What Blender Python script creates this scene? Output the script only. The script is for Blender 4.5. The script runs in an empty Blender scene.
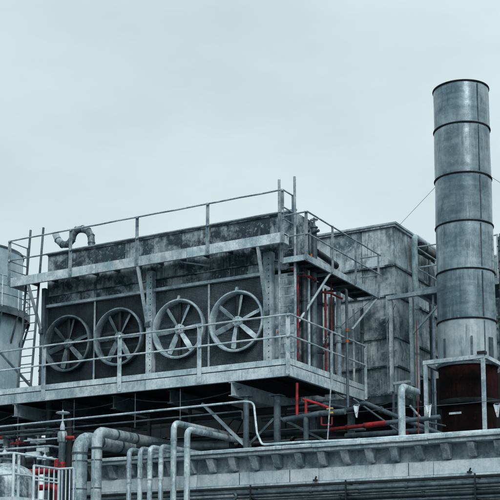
import bpy, bmesh, math, random
from mathutils import Vector, Matrix
random.seed(7)
SC = bpy.context.scene
COL = SC.collection
R = math.radians
# ------------------------------------------------------------------ camera
F = 1195.0; PITCH = R(8); HY = 595.0; PY = HY - F*math.tan(PITCH); PX = 250.0
YAW = math.atan(694*math.cos(PITCH)/F)
CAM = Vector((13.29, -25.0, 1.6))
cd = bpy.data.cameras.new('camera'); cam = bpy.data.objects.new('camera', cd); COL.objects.link(cam)
cam.location = CAM; cam.rotation_euler = (R(90)+PITCH, 0, YAW)
cd.sensor_width = 36; cd.sensor_fit = 'HORIZONTAL'; cd.lens = 36*F/500; cd.shift_y = (PY-250)/500
cd.clip_start = .1; cd.clip_end = 5000
SC.camera = cam
_H = Vector((-math.sin(YAW), math.cos(YAW), 0)); _R = Vector((math.cos(YAW), math.sin(YAW), 0)); _Z = Vector((0, 0, 1))
_F = _H*math.cos(PITCH)+_Z*math.sin(PITCH); _U = _Z*math.cos(PITCH)-_H*math.sin(PITCH)
def ray(x, y): return _F + _R*((x-PX)/F) + _U*((PY-y)/F)
def onY(x, y, Y): d = ray(x, y); return CAM + d*((Y-CAM.y)/d.y)
def onX(x, y, X): d = ray(x, y); return CAM + d*((X-CAM.x)/d.x)
# ------------------------------------------------------------------ sky, sun
SUN_AZ = Vector((.70, -.72, 0)).normalized(); SUN_EL = R(40)
w = bpy.data.worlds.new('World'); SC.world = w; w.use_nodes = True
nt = w.node_tree; nt.nodes.clear(); N = nt.nodes.new; L = nt.links.new
out = N('ShaderNodeOutputWorld'); bg = N('ShaderNodeBackground'); bg.inputs[1].default_value = .1
sky = N('ShaderNodeTexSky'); sky.sky_type = 'NISHITA'; sky.sun_disc = False
sky.sun_elevation = SUN_EL; sky.sun_rotation = math.atan2(SUN_AZ.x, SUN_AZ.y)
tc = N('ShaderNodeTexCoord'); mp = N('ShaderNodeMapping'); mp.inputs['Scale'].default_value = (1, 1, 2.4); mp.inputs['Location'].default_value = (.35, .1, .2)
nz = N('ShaderNodeTexNoise'); nz.inputs['Scale'].default_value = 3.2; nz.inputs['Detail'].default_value = 8; nz.inputs['Roughness'].default_value = .56
L(tc.outputs['Generated'], mp.inputs[0]); L(mp.outputs[0], nz.inputs[0])
rp = N('ShaderNodeValToRGB'); rp.color_ramp.elements[0].position = .33; rp.color_ramp.elements[1].position = .66
rp.color_ramp.elements[0].color = (5.95, 7.25, 7.5, 1); rp.color_ramp.elements[1].color = (7.25, 8.65, 8.85, 1)
L(nz.outputs[0], rp.inputs[0])
# a real overcast layer is brighter overhead than at the horizon
sx = N('ShaderNodeSeparateXYZ'); L(tc.outputs['Generated'], sx.inputs[0])
mr = N('ShaderNodeMapRange'); mr.inputs['From Min'].default_value = .45; mr.inputs['From Max'].default_value = 1
mr.inputs['To Min'].default_value = 1; mr.inputs['To Max'].default_value = 1.8; L(sx.outputs[2], mr.inputs[0])
ml = N('ShaderNodeVectorMath'); ml.operation = 'SCALE'; L(rp.outputs[0], ml.inputs[0]); L(mr.outputs[0], ml.inputs[3])
mx = N('ShaderNodeMixRGB'); mx.inputs[0].default_value = .93; L(sky.outputs[0], mx.inputs[1]); L(ml.outputs[0], mx.inputs[2])
L(mx.outputs[0], bg.inputs[0]); L(bg.outputs[0], out.inputs[0])
sd = bpy.data.lights.new('sun', 'SUN'); sd.energy = 1.5; sd.angle = R(16); sd.color = (1, .97, .93)
so = bpy.data.objects.new('sun', sd); COL.objects.link(so); so.location = (0, -10, 40)
sv = SUN_AZ*math.cos(SUN_EL)+_Z*math.sin(SUN_EL); so.rotation_euler = sv.to_track_quat('Z', 'Y').to_euler()
SC.view_settings.view_transform = 'Standard'; SC.view_settings.look = 'None'
SC.view_settings.exposure = 0; SC.view_settings.gamma = 1; SC.view_settings.use_curve_mapping = False
# ------------------------------------------------------------------ materials
def weather(name, c1, c2, rough=.6, metal=0.0, scale=.9, amount=.9, streak=.6, speck=.35, rust=0.0, bump=.3, lo=.42, hi=.6, hband=0.0, grunge=.55, drip=0.0, dent=0.0, spec=.5):
    m = bpy.data.materials.new(name); m.use_nodes = True; t = m.node_tree; n = t.nodes.new; l = t.links.new
    b = t.nodes['Principled BSDF']
    if c2[0] < c2[2]: c2 = (c2[0]*.72, c2[1], c2[2]*1.13); c1 = (c1[0]*.93, c1[1], c1[2]*1.03)
    g = n('ShaderNodeNewGeometry'); oi = n('ShaderNodeObjectInfo')
    off = n('ShaderNodeVectorMath'); off.operation = 'MULTIPLY_ADD'
    l(oi.outputs['Random'], off.inputs[0]); off.inputs[1].default_value = (3.1, 1.7, 2.3); l(g.outputs['Position'], off.inputs[2])
    def noise(sc, det, ro, vec=(1, 1, 1)):
        q = n('ShaderNodeVectorMath'); q.operation = 'MULTIPLY'; q.inputs[1].default_value = vec; l(off.outputs[0], q.inputs[0])
        z = n('ShaderNodeTexNoise'); z.inputs['Scale'].default_value = sc; z.inputs['Detail'].default_value = det; z.inputs['Roughness'].default_value = ro
        l(q.outputs[0], z.inputs[0]); return z.outputs[0]
    def rng(s, a, c, o=0.0, e=1.0):
        r = n('ShaderNodeMapRange'); r.inputs[1].default_value = a; r.inputs[2].default_value = c; r.inputs[3].default_value = o; r.inputs[4].default_value = e
        l(s, r.inputs[0]); return r.outputs[0]
    def mix(f, a, c, mode='MIX'):
        x = n('ShaderNodeMixRGB'); x.blend_type = mode
        for i, v in ((0, f), (1, a), (2, c)):
            if hasattr(v, 'is_output'): l(v, x.inputs[i])
            else: x.inputs[i].default_value = v if i == 0 else (*v, 1)
        return x.outputs[0]
    big = noise(scale, 9, .68); st = noise(1.0, 5, .6, (7, 7, .45)); fi = noise(30, 4, .7)
    col = mix(rng(big, lo, hi, 0, amount), c1, c2)
    if streak: col = mix(rng(st, .48, .72, 0, streak), col, tuple(v*.72 for v in c2))
    if hband:
        hb = noise(1.0, 4, .6, (.35, .35, 5)); col = mix(rng(hb, .45, .7, 0, hband), col, tuple(min(1, v*1.5) for v in c1))
    if speck: col = mix(rng(fi, .52, .72, 0, speck), col, tuple(v*.5 for v in c2))
    if grunge:
        gm = noise(4.6, 10, .74); col = mix(rng(gm, .50, .60, 0, grunge), col, tuple(v*.62 for v in c2))
        gl = noise(11, 6, .7); col = mix(rng(gl, .57, .66, 0, grunge*.8), col, tuple(min(1, v*1.35) for v in c1))
    light = noise(2.3, 7, .7); col = mix(rng(light, .56, .7, 0, .28), col, tuple(min(1, v*1.45) for v in c1))
    if drip:
        mask = noise(1.0, 3, .6, (1.6, 1.6, 1.1)); mk = rng(mask, .46, .62)
        def drips(vec, lo_, hi_, amt, tint, col):
            d = noise(1.0, 7, .7, vec); mu = n('ShaderNodeMath'); mu.operation = 'MULTIPLY'
            l(rng(d, lo_, hi_, 0, amt), mu.inputs[0]); l(mk, mu.inputs[1]); return mix(mu.outputs[0], col, tint)
        col = drips((9, 9, 1.1), .50, .64, min(1, drip*1.5), tuple(v*.55 for v in c2), col)
        col = drips((21, 21, .8), .52, .62, min(1, drip*1.1), tuple(v*.5 for v in c2), col)
        col = drips((15, 15, .6), .56, .70, min(1, drip*.9), tuple(min(1, v*1.45) for v in c1), col)
    if rust:
        ru = noise(3.7, 8, .7); col = mix(rng(ru, .58, .72, 0, rust), col, (.11, .035, .018))
    var = rng(oi.outputs['Random'], 0, 1, .86, 1.1)
    vm = n('ShaderNodeVectorMath'); vm.operation = 'SCALE'; l(col, vm.inputs[0]); l(var, vm.inputs[3]); col = vm.outputs[0]
    l(col, b.inputs['Base Color']); b.inputs['Metallic'].default_value = metal; b.inputs['Specular IOR Level'].default_value = spec
    l(rng(big, .3, .7, max(.05, rough-.12), min(1, rough+.12)), b.inputs['Roughness'])
    if bump:
        ad = n('ShaderNodeMath'); ad.operation = 'ADD'; l(fi, ad.inputs[0]); l(big, ad.inputs[1])
        bp = n('ShaderNodeBump'); bp.inputs['Strength'].default_value = bump; bp.inputs['Distance'].default_value = .02
        l(ad.outputs[0], bp.inputs['Height'])
        if dent:
            b2 = n('ShaderNodeBump'); b2.inputs['Strength'].default_value = dent; b2.inputs['Distance'].default_value = .12
            l(noise(1.5, 2, .4), b2.inputs['Height']); l(b2.outputs[0], bp.inputs['Normal'])
        l(bp.outputs[0], b.inputs['Normal'])
    return m
M = {}
M['rail_dark'] = weather('rail_darker', (.40, .445, .465), (.13, .165, .185), .55, .1, 2.5, .85, .0, .45)  # darker tone of the rail colour, for walkway, ladder and side platform
M['galv'] = weather('galvanised_steel', (.62, .67, .69), (.22, .275, .30), .5, .15, 1.6, .75, .45, .35)
M['fascia'] = weather('weathered_fascia', (.68, .725, .74), (.27, .33, .355), .65, 0, 1.3, .7, .35, .4, rust=.14, grunge=.5, drip=.4, dent=.2)
M['rail'] = weather('rail_paint', (.66, .70, .715), (.27, .315, .335), .55, .05, 2.5, .75, .0, .4)
M['casing'] = weather('casing_sheet', (.42, .495, .52), (.018, .04, .052), .55, .15, 1.5, .97, .6, .4, lo=.43, hi=.54, grunge=.65, drip=.6, dent=.4)
M['casing_dark'] = weather('casing_dark', (.06, .083, .095), (.010, .017, .021), .6, .1, 1.4, .9, .7, .4, lo=.38, hi=.55)
M['guarded'] = weather('guarded_sheet', (.14, .185, .205), (.006, .011, .014), .6, .1, 1.1, .98, .6, .4, lo=.32, hi=.47)
M['tower'] = weather('tower_sheet', (.60, .665, .685), (.05, .085, .10), .5, .15, .75, .93, .5, .3, rust=.06, lo=.45, hi=.59, grunge=.5, drip=.6, dent=.5)
M['stack'] = weather('stack_steel', (.32, .365, .39), (.095, .13, .15), .30, .70, .8, .85, .45, .25, hband=.3, bump=.08, grunge=.35, drip=.5, dent=.22)
M['stack_low'] = weather('stack_low_steel', (.54, .58, .59), (.25, .295, .315), .45, .3, .8, .6, .6, .2, bump=.1, grunge=.25, drip=.6, dent=.3)
M['band'] = weather('band_iron', (.012, .014, .016), (.005, .006, .007), .8, 0, 3, .8, 0, .3, spec=.2)
M['rust'] = weather('rust_shell', (.034, .0048, .0055), (.0035, .0026, .003), .85, 0, 1.3, .95, .7, .4, bump=.5, drip=.8, spec=.12, lo=.36, hi=.52)
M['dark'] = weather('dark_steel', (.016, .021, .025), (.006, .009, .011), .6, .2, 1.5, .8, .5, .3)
M['mid'] = weather('mid_steel', (.125, .165, .185), (.035, .052, .062), .5, .25, 1.6, .85, .5, .35)
M['pipe'] = weather('lagged_pipe', (.62, .68, .70), (.15, .21, .235), .45, .15, 1.8, .7, .5, .3, grunge=.55, drip=.7)
M['pipe_dark'] = weather('dark_pipe', (.06, .08, .09), (.015, .021, .025), .4, .3, 2, .8, .4, .3)
M['fan'] = weather('fan_cast', (.60, .655, .675), (.24, .295, .32), .55, .1, 2.5, .75, .2, .4)
M['fan_dark'] = weather('fan_dirty', (.16, .21, .23), (.04, .06, .07), .55, .2, 2.5, .8, .2, .4)
M['fan_mid'] = weather('fan_grimy', (.25, .305, .33), (.08, .11, .125), .55, .2, 2.5, .8, .2, .4)
M['wire'] = weather('guard_wire', (.23, .285, .31), (.06, .085, .10), .5, .2, 1.2, .9, 0, .3, bump=0)
M['wire_dark'] = weather('guard_wire_dark', (.055, .08, .092), (.012, .02, .025), .5, .2, 1.2, .9, 0, .3, bump=0)  # darker wire colour for the two left bays
M['concrete'] = weather('eave_concrete', (.72, .76, .775), (.30, .355, .375), .8, 0, 1.2, .7, .3, .35, bump=.4, grunge=.45, drip=.5)
M['wall'] = weather('wall_render', (.74, .775, .785), (.40, .46, .48), .85, 0, 1.0, .6, .3, .3, bump=.4, grunge=.3, drip=.35)
M['corbel'] = weather('corbel_concrete', (.52, .57, .59), (.15, .19, .21), .8, 0, 2.4, .8, .5, .4, bump=.4)
M['white'] = weather('white_paint', (.76, .79, .80), (.46, .51, .53), .5, 0, 3, .7, .3, .3, grunge=.35)
M['red'] = weather('red_paint', (.46, .010, .016), (.10, .006, .010), .6, 0, 3, .8, .3, .5, rust=.5, grunge=.8)
M['red_worn'] = weather('worn_red_paint', (.42, .010, .015), (.03, .010, .012), .65, 0, 7, .95, .2, .5, rust=.4, grunge=.9, lo=.44, hi=.54)
M['dark_red'] = weather('dull_red_paint', (.22, .006, .010), (.05, .004, .006), .55, 0, 3, .8, .2, .3, bump=.1)
M['orange'] = weather('orange_paint', (.65, .16, .025), (.4, .08, .02), .5, 0, 3, .7, .2, .25, bump=0)
M['yellow'] = weather('yellow_paint', (.70, .48, .14), (.45, .26, .06), .5, 0, 3, .7, .2, .25, bump=0)
M['tank'] = weather('tank_sheet', (.50, .56, .585), (.30, .36, .385), .55, .1, .9, .8, .6, .3, grunge=.3)
M['dome'] = weather('dome_streaked', (.66, .72, .74), (.06, .10, .125), .5, .1, 1.6, .95, .85, .3, lo=.44, hi=.54)
M['rope'] = weather('rope_fibre', (.42, .45, .46), (.16, .18, .19), .9, 0, 9, .9, 0, .4)
M['ground'] = weather('asphalt', (.06, .065, .068), (.035, .04, .042), .9, 0, .4, .8, 0, .4)
M['roofing'] = weather('roofing_felt', (.14, .16, .17), (.07, .085, .09), .9, 0, .8, .8, 0, .4)
# ------------------------------------------------------------------ mesh helpers
def wloc(o):
    v = Vector((0, 0, 0))
    while o: v += o.location; o = o.parent
    return v
class MB:
    def __init__(s): s.v = []; s.f = []
    def box(s, a, b):
        x0, y0, z0 = (min(a[i], b[i]) for i in range(3)); x1, y1, z1 = (max(a[i], b[i]) for i in range(3)); k = len(s.v)
        s.v += [(x0,y0,z0),(x1,y0,z0),(x1,y1,z0),(x0,y1,z0),(x0,y0,z1),(x1,y0,z1),(x1,y1,z1),(x0,y1,z1)]
        s.f += [tuple(k+i for i in q) for q in ((0,3,2,1),(4,5,6,7),(0,1,5,4),(1,2,6,5),(2,3,7,6),(3,0,4,7))]; return s
    def bar(s, p, q, wd, ht, up=(0, 0, 1)):
        p = Vector(p); q = Vector(q); d = (q-p).normalized(); u = Vector(up)
        if abs(d.dot(u)) > .95: u = Vector((0, 1, 0))
        r = d.cross(u).normalized(); u = r.cross(d).normalized(); k = len(s.v)
        for e in (p, q):
            for a, b in ((-1,-1),(1,-1),(1,1),(-1,1)): s.v.append(tuple(e+r*(a*wd/2)+u*(b*ht/2)))
        s.f += [tuple(k+i for i in z) for z in ((0,1,2,3),(7,6,5,4),(0,4,5,1),(1,5,6,2),(2,6,7,3),(3,7,4,0))]; return s
    def angle(s, p, q, wd, th=.008, sx=1, sy=1):          # vertical L-section post
        x, y, z = p; z1 = q[2]
        s.box((x, y, z), (x+sx*wd, y+sy*th, z1)); s.box((x, y+sy*th, z), (x+sx*th, y+sy*wd, z1)); return s
    def chan(s, p, q, ht, wd, side, th=.012):             # channel beam along p-q, flanges towards 'side'
        p = Vector(p); q = Vector(q); sd_ = Vector(side)
        s.bar(p+sd_*th/2, q+sd_*th/2, th, ht)
        for e in (-1, 1): s.bar(p+sd_*(wd/2+th/2)+Vector((0,0,e*(ht/2-th/2))), q+sd_*(wd/2+th/2)+Vector((0,0,e*(ht/2-th/2))), wd-th, th)
        return s
    def ibeam(s, p, q, ht, wd, th=.012):
        p = Vector(p); q = Vector(q); s.bar(p, q, th, ht-2*th)
        for e in (-1, 1): s.bar(p+Vector((0,0,e*(ht/2-th/2))), q+Vector((0,0,e*(ht/2-th/2))), wd, th)
        return s
    def rings(s, rings, n, cap=True):
        k = len(s.v)
        for r in rings: s.v += [tuple(p) for p in r]
        for i in range(len(rings)-1):
            for j in range(n):
                a = k+i*n+j; b = k+i*n+(j+1) % n; s.f.append((a, b, b+n, a+n))
        if cap:
            s.f.append(tuple(k+j for j in reversed(range(n)))); e = k+(len(rings)-1)*n; s.f.append(tuple(e+j for j in range(n)))
        return s
    def tube(s, pts, r, n=12, fil=0.0, seg=6, cap=True):
        P = [Vector(p) for p in pts]; Q = [P[0]]
        for i in range(1, len(P)-1):
            a = P[i-1]-P[i]; b = P[i+1]-P[i]; la, lb = a.length, b.length; a.normalize(); b.normalize()
            an = a.angle(b)
            if fil <= 0 or an > R(176): Q.append(P[i]); continue
            t = min(fil/math.tan(an/2), la*.48, lb*.48); rr = t*math.tan(an/2)
            c = P[i]+(a+b).normalized()*(rr/math.sin(an/2)); s0 = P[i]+a*t-c; s1 = P[i]+b*t-c; tot = s0.angle(s1); ax = s0.cross(s1).normalized()
            for j in range(seg+1): Q.append(c+Matrix.Rotation(tot*j/seg, 3, ax) @ s0)
        Q.append(P[-1]); rs = []; d0 = None; nrm = None
        for i, p in enumerate(Q):
            d = (Q[min(i+1, len(Q)-1)]-Q[max(i-1, 0)]).normalized()
            if nrm is None: nrm = d.orthogonal().normalized()
            else: nrm = (d0.rotation_difference(d) @ nrm).normalized()
            d0 = d; bn = d.cross(nrm); rs.append([p+(nrm*math.cos(2*math.pi*j/n)+bn*math.sin(2*math.pi*j/n))*r for j in range(n)])
        return s.rings(rs, n, cap)
    def cyl(s, p, q, r, n=16): return s.tube([p, q], r, n)
    def lathe(s, o, prof, n=48, axis='Z', closed=False):
        o = Vector(o); rs = []
        for r, h in prof:
            ring = []
            for j in range(n):
                a = 2*math.pi*j/n
                ring.append(o+(Vector((r*math.cos(a), r*math.sin(a), h)) if axis == 'Z' else Vector((r*math.cos(a), h, r*math.sin(a)))))
            rs.append(ring if axis == 'Z' else ring[::-1])
        if closed: rs.append(rs[0]); return s.rings(rs, n, False)
        return s.rings(rs, n, True)
    def build(s, name, mat, parent=None, bevel=0.0, smooth=True):
        if parent is not None: o0 = wloc(parent)
        else:
            xs = [v[0] for v in s.v]; ys = [v[1] for v in s.v]; zs = [v[2] for v in s.v]
            o0 = Vector(((min(xs)+max(xs))/2, (min(ys)+max(ys))/2, min(zs)))
        me = bpy.data.meshes.new(name); me.from_pydata([tuple(Vector(v)-o0) for v in s.v], [], s.f)
        bm = bmesh.new(); bm.from_mesh(me); bmesh.ops.recalc_face_normals(bm, faces=bm.faces)
        if bevel: bmesh.ops.bevel(bm, geom=list(bm.edges), offset=bevel, segments=1, affect='EDGES')
        bm.to_mesh(me); bm.free()
        if smooth:
            me.polygons.foreach_set('use_smooth', [True]*len(me.polygons)); me.set_sharp_from_angle(angle=R(38))
        me.materials.append(M[mat]); o = bpy.data.objects.new(name, me); COL.objects.link(o)
        if parent is not None: o.parent = parent
        else: o.location = o0
        return o
def tag(o, label=None, cat=None, group=None, kind=None):
    for k, v in (('label', label), ('category', cat), ('group', group), ('kind', kind)):
        if v: o[k] = v
    return o
def thing(name, loc, label, cat, group=None):
    o = bpy.data.objects.new(name, None); COL.objects.link(o); o.location = loc; o.empty_display_size = .1
    return tag(o, label, cat, group)
def copy_tree(o, parent=None):
    c = o.copy(); COL.objects.link(c); c.parent = parent
    for ch in list(o.children): copy_tree(ch, c)
    return c
def pipe(name, pts, r, mat, label, cat='pipe', group=None, fil=None, n=12, flanges=(), fr=1.45, fmat=None, clamps=()):
    """a pipe with its own flanges (pairs of discs) as parts"""
    if not flanges: return tag(MB().tube(pts, r, n, fil if fil is not None else r*2.2).build(name, mat), label, cat, group)
    t = thing(name, pts[0], label, cat, group)
    MB().tube(pts, r, n, fil if fil is not None else r*2.2).build('run', mat, t)
    for p, d in flanges:
        p = Vector(p); d = Vector(d).normalized()
        MB().cyl(p-d*.03, p-d*.004, r*fr, n).cyl(p+d*.004, p+d*.03, r*fr, n).build('flange', fmat or mat, t)
    return t
def rails(parent, a, b, zs, r, mat='rail'):
    ln = math.hypot(b[0]-a[0], b[1]-a[1]); n = max(1, int(ln/.6))
    for z in zs:
        pts = [(a[0]+(b[0]-a[0])*k/n+(random.uniform(-.004, .004) if 0 < k < n else 0), a[1]+(b[1]-a[1])*k/n+(random.uniform(-.004, .004) if 0 < k < n else 0), z+(random.uniform(-.006, .006) if 0 < k < n else 0)) for k in range(n+1)]
        MB().tube(pts, r, 8).build('rail', mat, parent)
def jit(v, s=.004): return v+random.uniform(-s, s)

# ================================================================== SETTING
g = MB(); g.v = [(-2500,-2500,0),(2500,-2500,0),(2500,2500,0),(-2500,2500,0)]; g.f = [(0,1,2,3)]
tag(g.build('ground', 'ground'), kind='structure')

# ================================================================== LOW BUILDING WITH EAVE
BX0, BX1 = -5.62, 13.0
lb = thing('low_building', (3, 2, 0), 'long low building with corbelled pale concrete eave under the machinery', 'building')
MB().box((BX0+.25, -.6, 0), (BX1, 9, 4.86)).build('wall', 'corbel', lb)  # darker colour stands in for the eave's shade between corbels
MB().box((BX0, -.55, 4.865), (BX1, 9.2, 4.99)).build('roof_slab', 'roofing', lb)
def chipped(a, b, y0, y1, z0, z1):
    n = max(2, int((b-a)/.09)); rs = []
    for k in range(n+1):
        x = a+(b-a)*k/n; j = lambda q: random.uniform(0, q)*(2.2 if random.random() < .08 else 1)
        c1, c2 = .008+j(.009), .008+j(.009); w_ = .003*math.sin(x*2.1)
        rs.append([(x, y0+w_, z0+c1), (x, y0+c1+w_, z0), (x, y1, z0), (x, y1, z1), (x, y0+c2+w_, z1+random.uniform(-.003, .003)), (x, y0+w_, z1-c2)])
    return MB().rings(rs, 6)
xs = [BX0, -2.2, 1.1, 3.88, 7.2, BX1]
for i in range(len(xs)-1):       # cast lengths of the eave, two stepped courses each
    a, b = xs[i]+.006, xs[i+1]-.006; dz = (0, .006, -.004, .008, 0)[i]
    chipped(a, b, -1.0, -.56, 4.915+dz, 5.0+dz).build('eave_edge', 'concrete', lb)
    chipped(a, b, -.93, -.57, 4.832+dz, 4.909+dz).build('eave_soffit_course', 'fascia', lb)
    MB().box((a, -.66, 4.18), (b, -.603, 4.475)).build('wall_band', 'wall', lb, .008)
    MB().box((a, -.70, 4.12), (b, -.604, 4.172)).build('ledge', 'concrete', lb, .01)
x = BX0+.35
while x < BX1-.2:
    m = MB(); wd = random.uniform(.082, .094); hb = 4.515+random.uniform(-.015, .015)
    m.v = [(-wd,-.602,hb+.02),(wd,-.602,hb+.02),(wd,-.602,4.828),(-wd,-.602,4.828),(-wd*.8,-.70,hb),(wd*.8,-.70,hb),(wd,-.88,4.828),(-wd,-.88,4.828),(-wd*.9,-.74,hb+.04),(wd*.9,-.74,hb+.04)]
    m.f = [(0,3,2,1),(3,7,6,2),(0,1,5,4),(4,5,9,8),(8,9,6,7),(1,2,6,9,5),(0,4,8,7,3)]
    m.v = [(p[0]+x+random.uniform(-.015, .015), p[1]+random.uniform(-.006, 0), p[2]+random.uniform(-.012, .012)) for p in m.v]
    m.build('corbel', 'corbel', lb, .01); x += .592
for x in (-1.0, .35, 3.3, 6.3, 8.9):
    MB().box((x, -.668, 4.185), (x+.012, -.6605, 4.47)).build('joint_strip', 'dark', lb)

# pipes along the wall under the eave
wp = [(-.82, 4.07, .022, 'dark', 'thin dark conduit, highest of the pipes under the eave'),
      (-.80, 3.96, .055, 'mid', 'grey pipe along the wall, second below the pale ledge'),
      (-.86, 3.86, .03, 'pipe_dark', 'thin dark pipe along the wall, third below the pale ledge'),
      (-.80, 3.75, .06, 'pipe_dark', 'thick dark pipe along the wall, fourth below the pale ledge'),
      (-.84, 3.645, .03, 'mid', 'thin grey pipe along the wall, fifth below the pale ledge'),
      (-.80, 3.54, .05, 'pipe_dark', 'dark pipe along the wall, sixth below the pale ledge'),
      (-.83, 3.43, .045, 'mid', 'grey pipe along the wall at the bottom edge of the picture')]
for i, (y, z, r, m, lab) in enumerate(wp):
    x0 = -1.05 if i in (1, 3) else -5.5
    fl = [((xx, y, z), (1, 0, 0)) for xx in (.6+i*.37, 3.1+i*.2, 6.0)] if r > .05 else [((2.2, y, z), (1, 0, 0))]
    pipe('wall_pipe', [(x0, y, z), (BX1, y, z)], r, m, lab, group='pipes along the building wall', flanges=fl, fr=1.3)
pipe('hairpin_pipe', [(-5.5, -.90, 3.97), (-.95, -.90, 3.97), (-.95, -.90, 3.81), (-5.5, -.90, 3.81)], .035, 'mid', 'grey hairpin pipe turning back on itself under the eave', fil=.075)
for x, lab in ((1.9, 'dark pipe bracket on the wall below the middle of the eave'), (4.9, 'dark pipe bracket on the wall below the chimney'), (-.55, 'dark pipe bracket on the wall beside the hairpin pipe')):
    t = thing('pipe_bracket', (x, -.7, 3.3), lab, 'bracket', 'pipe brackets on the wall')
    MB().box((x-.018, -.93, 3.2), (x+.018, -.905, 4.14)).build('upright', 'dark', t)
    for z in (3.4, 3.6, 3.82, 4.06): MB().box((x-.02, -.90, z-.01), (x+.02, -.605, z+.01)).build('arm', 'dark', t)
# two lamps / boxes on the ledge
for x, lab in ((1.05, 'small dark clip on the ledge left of the wall bracket'), (4.72, 'small dark clip on the ledge below the chimney')):
    t = thing('ledge_clip', (x, -.72, 4.17), lab, 'clip', 'clips on the wall ledge')
    MB().box((x-.05, -.76, 4.175), (x+.05, -.705, 4.21)).build('base', 'dark', t); MB().cyl((x, -.735, 4.21), (x+.03, -.735, 4.28), .02, 8).build('peg', 'dark', t)

# ================================================================== LOWER PLATFORM
PZ = 7.27
lp = thing('fan_platform', (-5, 2, 6.8), 'long grey steel platform with handrail in front of the four fans', 'platform')
MB().box((-12.5, .05, 7.10), (-.05, 4.38, 7.14)).build('deck', 'dark', lp)  # near-black colour puts shade into the platform's underside
for a, b in ((-12.5, -8.82), (-8.81, -4.2), (-4.19, -.02)):
    MB().chan((a, 0, 6.965), (b, 0, 6.965), .26, .09, (0, 1, 0)).build('edge_beam', 'fascia', lp)
    MB().box((a, .02, 7.125), (b, .028, 7.27)).box((a, .028, 7.258), (b, .07, 7.27)).build('toe_board', 'fascia', lp)
for a, b in ((.02, 1.52), (1.53, 3.0), (3.01, 4.4)):
    MB().chan((0, b, 6.965), (0, a, 6.965), .26, .09, (-1, 0, 0)).build('edge_beam', 'fascia', lp)
    MB().box((-.028, a, 7.125), (-.02, b, 7.27)).box((-.07, a, 7.258), (-.028, b, 7.27)).build('toe_board', 'fascia', lp)
for i, x in enumerate((0, -2.53, -5.0, -7.54, -10.1)):
    po = MB().angle((x-.04, -.012, 6.87), (x, 0, 8.34), .078, .009, 1, -1).build('post', 'rail', lp)
    for z in (7.8, 8.325): MB().box((x-.028, -.083, z-.033), (x+.026, -.022, z+.033)).build('clamp', 'galv', po, .008)
    for z in (6.93, 7.03): MB().cyl((x+.01, -.022, z), (x+.01, -.035, z), .013, 6).build('bolt', 'rail', po)
rails(lp, (-12.5, -.05), (.0, -.05), (8.33, 7.80), .024)
for y in (2.27, 4.38):
    MB().angle((.012, y-.04, 6.87), (0, y, 8.34), .075, .009, 1, 1).build('post', 'rail', lp)
rails(lp, (.045, -.05), (.045, 4.42), (8.335, 7.805), .024)
for x in (-11.2, -9.97, -8.6, -7.1, -5.4, -3.6, -1.63):    # cross beams poke out under the edge beam
    y0 = .02 if x in (-8.6, -1.63) else .25
    MB().ibeam((x, y0, 6.65), (x, 4.3, 6.65), .34, .16, .014).build('cross_beam', 'galv' if y0 < .1 else 'mid', lp)  # two front stubs coloured brighter to paint in their lit faces
MB().ibeam((-12.4, 2.2, 6.4), (-.1, 2.2, 6.4), .18, .14).build('girder', 'dark', lp)
for x in (-12, -10.7, -9.4, -8.1, -6.8, -5.5, -4.2, -2.9, -1.2, -.6):
    MB().bar((x, .1, 7.06), (x, 4.3, 7.06), .06, .07).build('joist', 'dark', lp)

# columns and braces on the roof that carry the platform
def column(x, y, z0, z1, r, lab, mat='mid'):
    t = thing('roof_column', (x, y, z0), lab, 'column', 'columns under the fan platform')
    MB().cyl((x, y, z0+.02), (x, y, z1-.02), r, 14).build('shaft', mat, t)
    MB().box((x-r*1.7, y-r*1.7, z0), (x+r*1.7, y+r*1.7, z0+.02)).build('base_plate', mat, t)
    MB().box((x-r*1.7, y-r*1.7, z1-.02), (x+r*1.7, y+r*1.7, z1)).build('cap_plate', mat, t); return t
column(-1.37, .3, 5.0, 6.48, .075, 'grey column on the roof under the platform, left of the S-bend conduit')
column(-.63, 0.55, 5.0, 6.48, .09, 'thick grey column on the roof, nearest the corner of the platform')
column(-9.1, 1.0, 0, 6.4, .10, 'grey column at left, behind the wheel valve')
column(-7.1, .6, 0, 6.48, .10, 'grey column behind the fat lagged pipes', 'dark')
column(-4.9, 1.2, 5.0, 6.4, .06, 'thin dark column behind the arched pipes', 'dark')
column(-3.6, 1.2, 5.0, 6.48, .05, 'thin dark column beside the diagonal brace', 'dark')
def brace(p, q, lab, mat='mid', wd=.07):
    tag(MB().bar(p, q, wd, wd*.8).build('diagonal_brace', mat), lab, 'brace', 'diagonal braces under the platform')
brace((-2.85, .62, 6.46), (-1.44, .32, 5.28), 'light diagonal brace falling right to the grey column', 'galv', .075)
brace((-.72, .55, 6.0), (1.05, .9, 5.02), 'long diagonal brace falling right from the corner column')
brace((-1.32, .4, 5.3), (-.72, .55, 5.9), 'short diagonal brace between the two roof columns')
brace((-2.9, 2.3, 6.3), (-4.1, 2.3, 5.0), 'thin dark brace falling left in the shade under the platform', 'dark', .03)
brace((-2.6, 2.3, 6.3), (-3.3, 2.3, 5.0), 'second thin dark brace in the shade under the platform', 'dark', .03)
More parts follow.
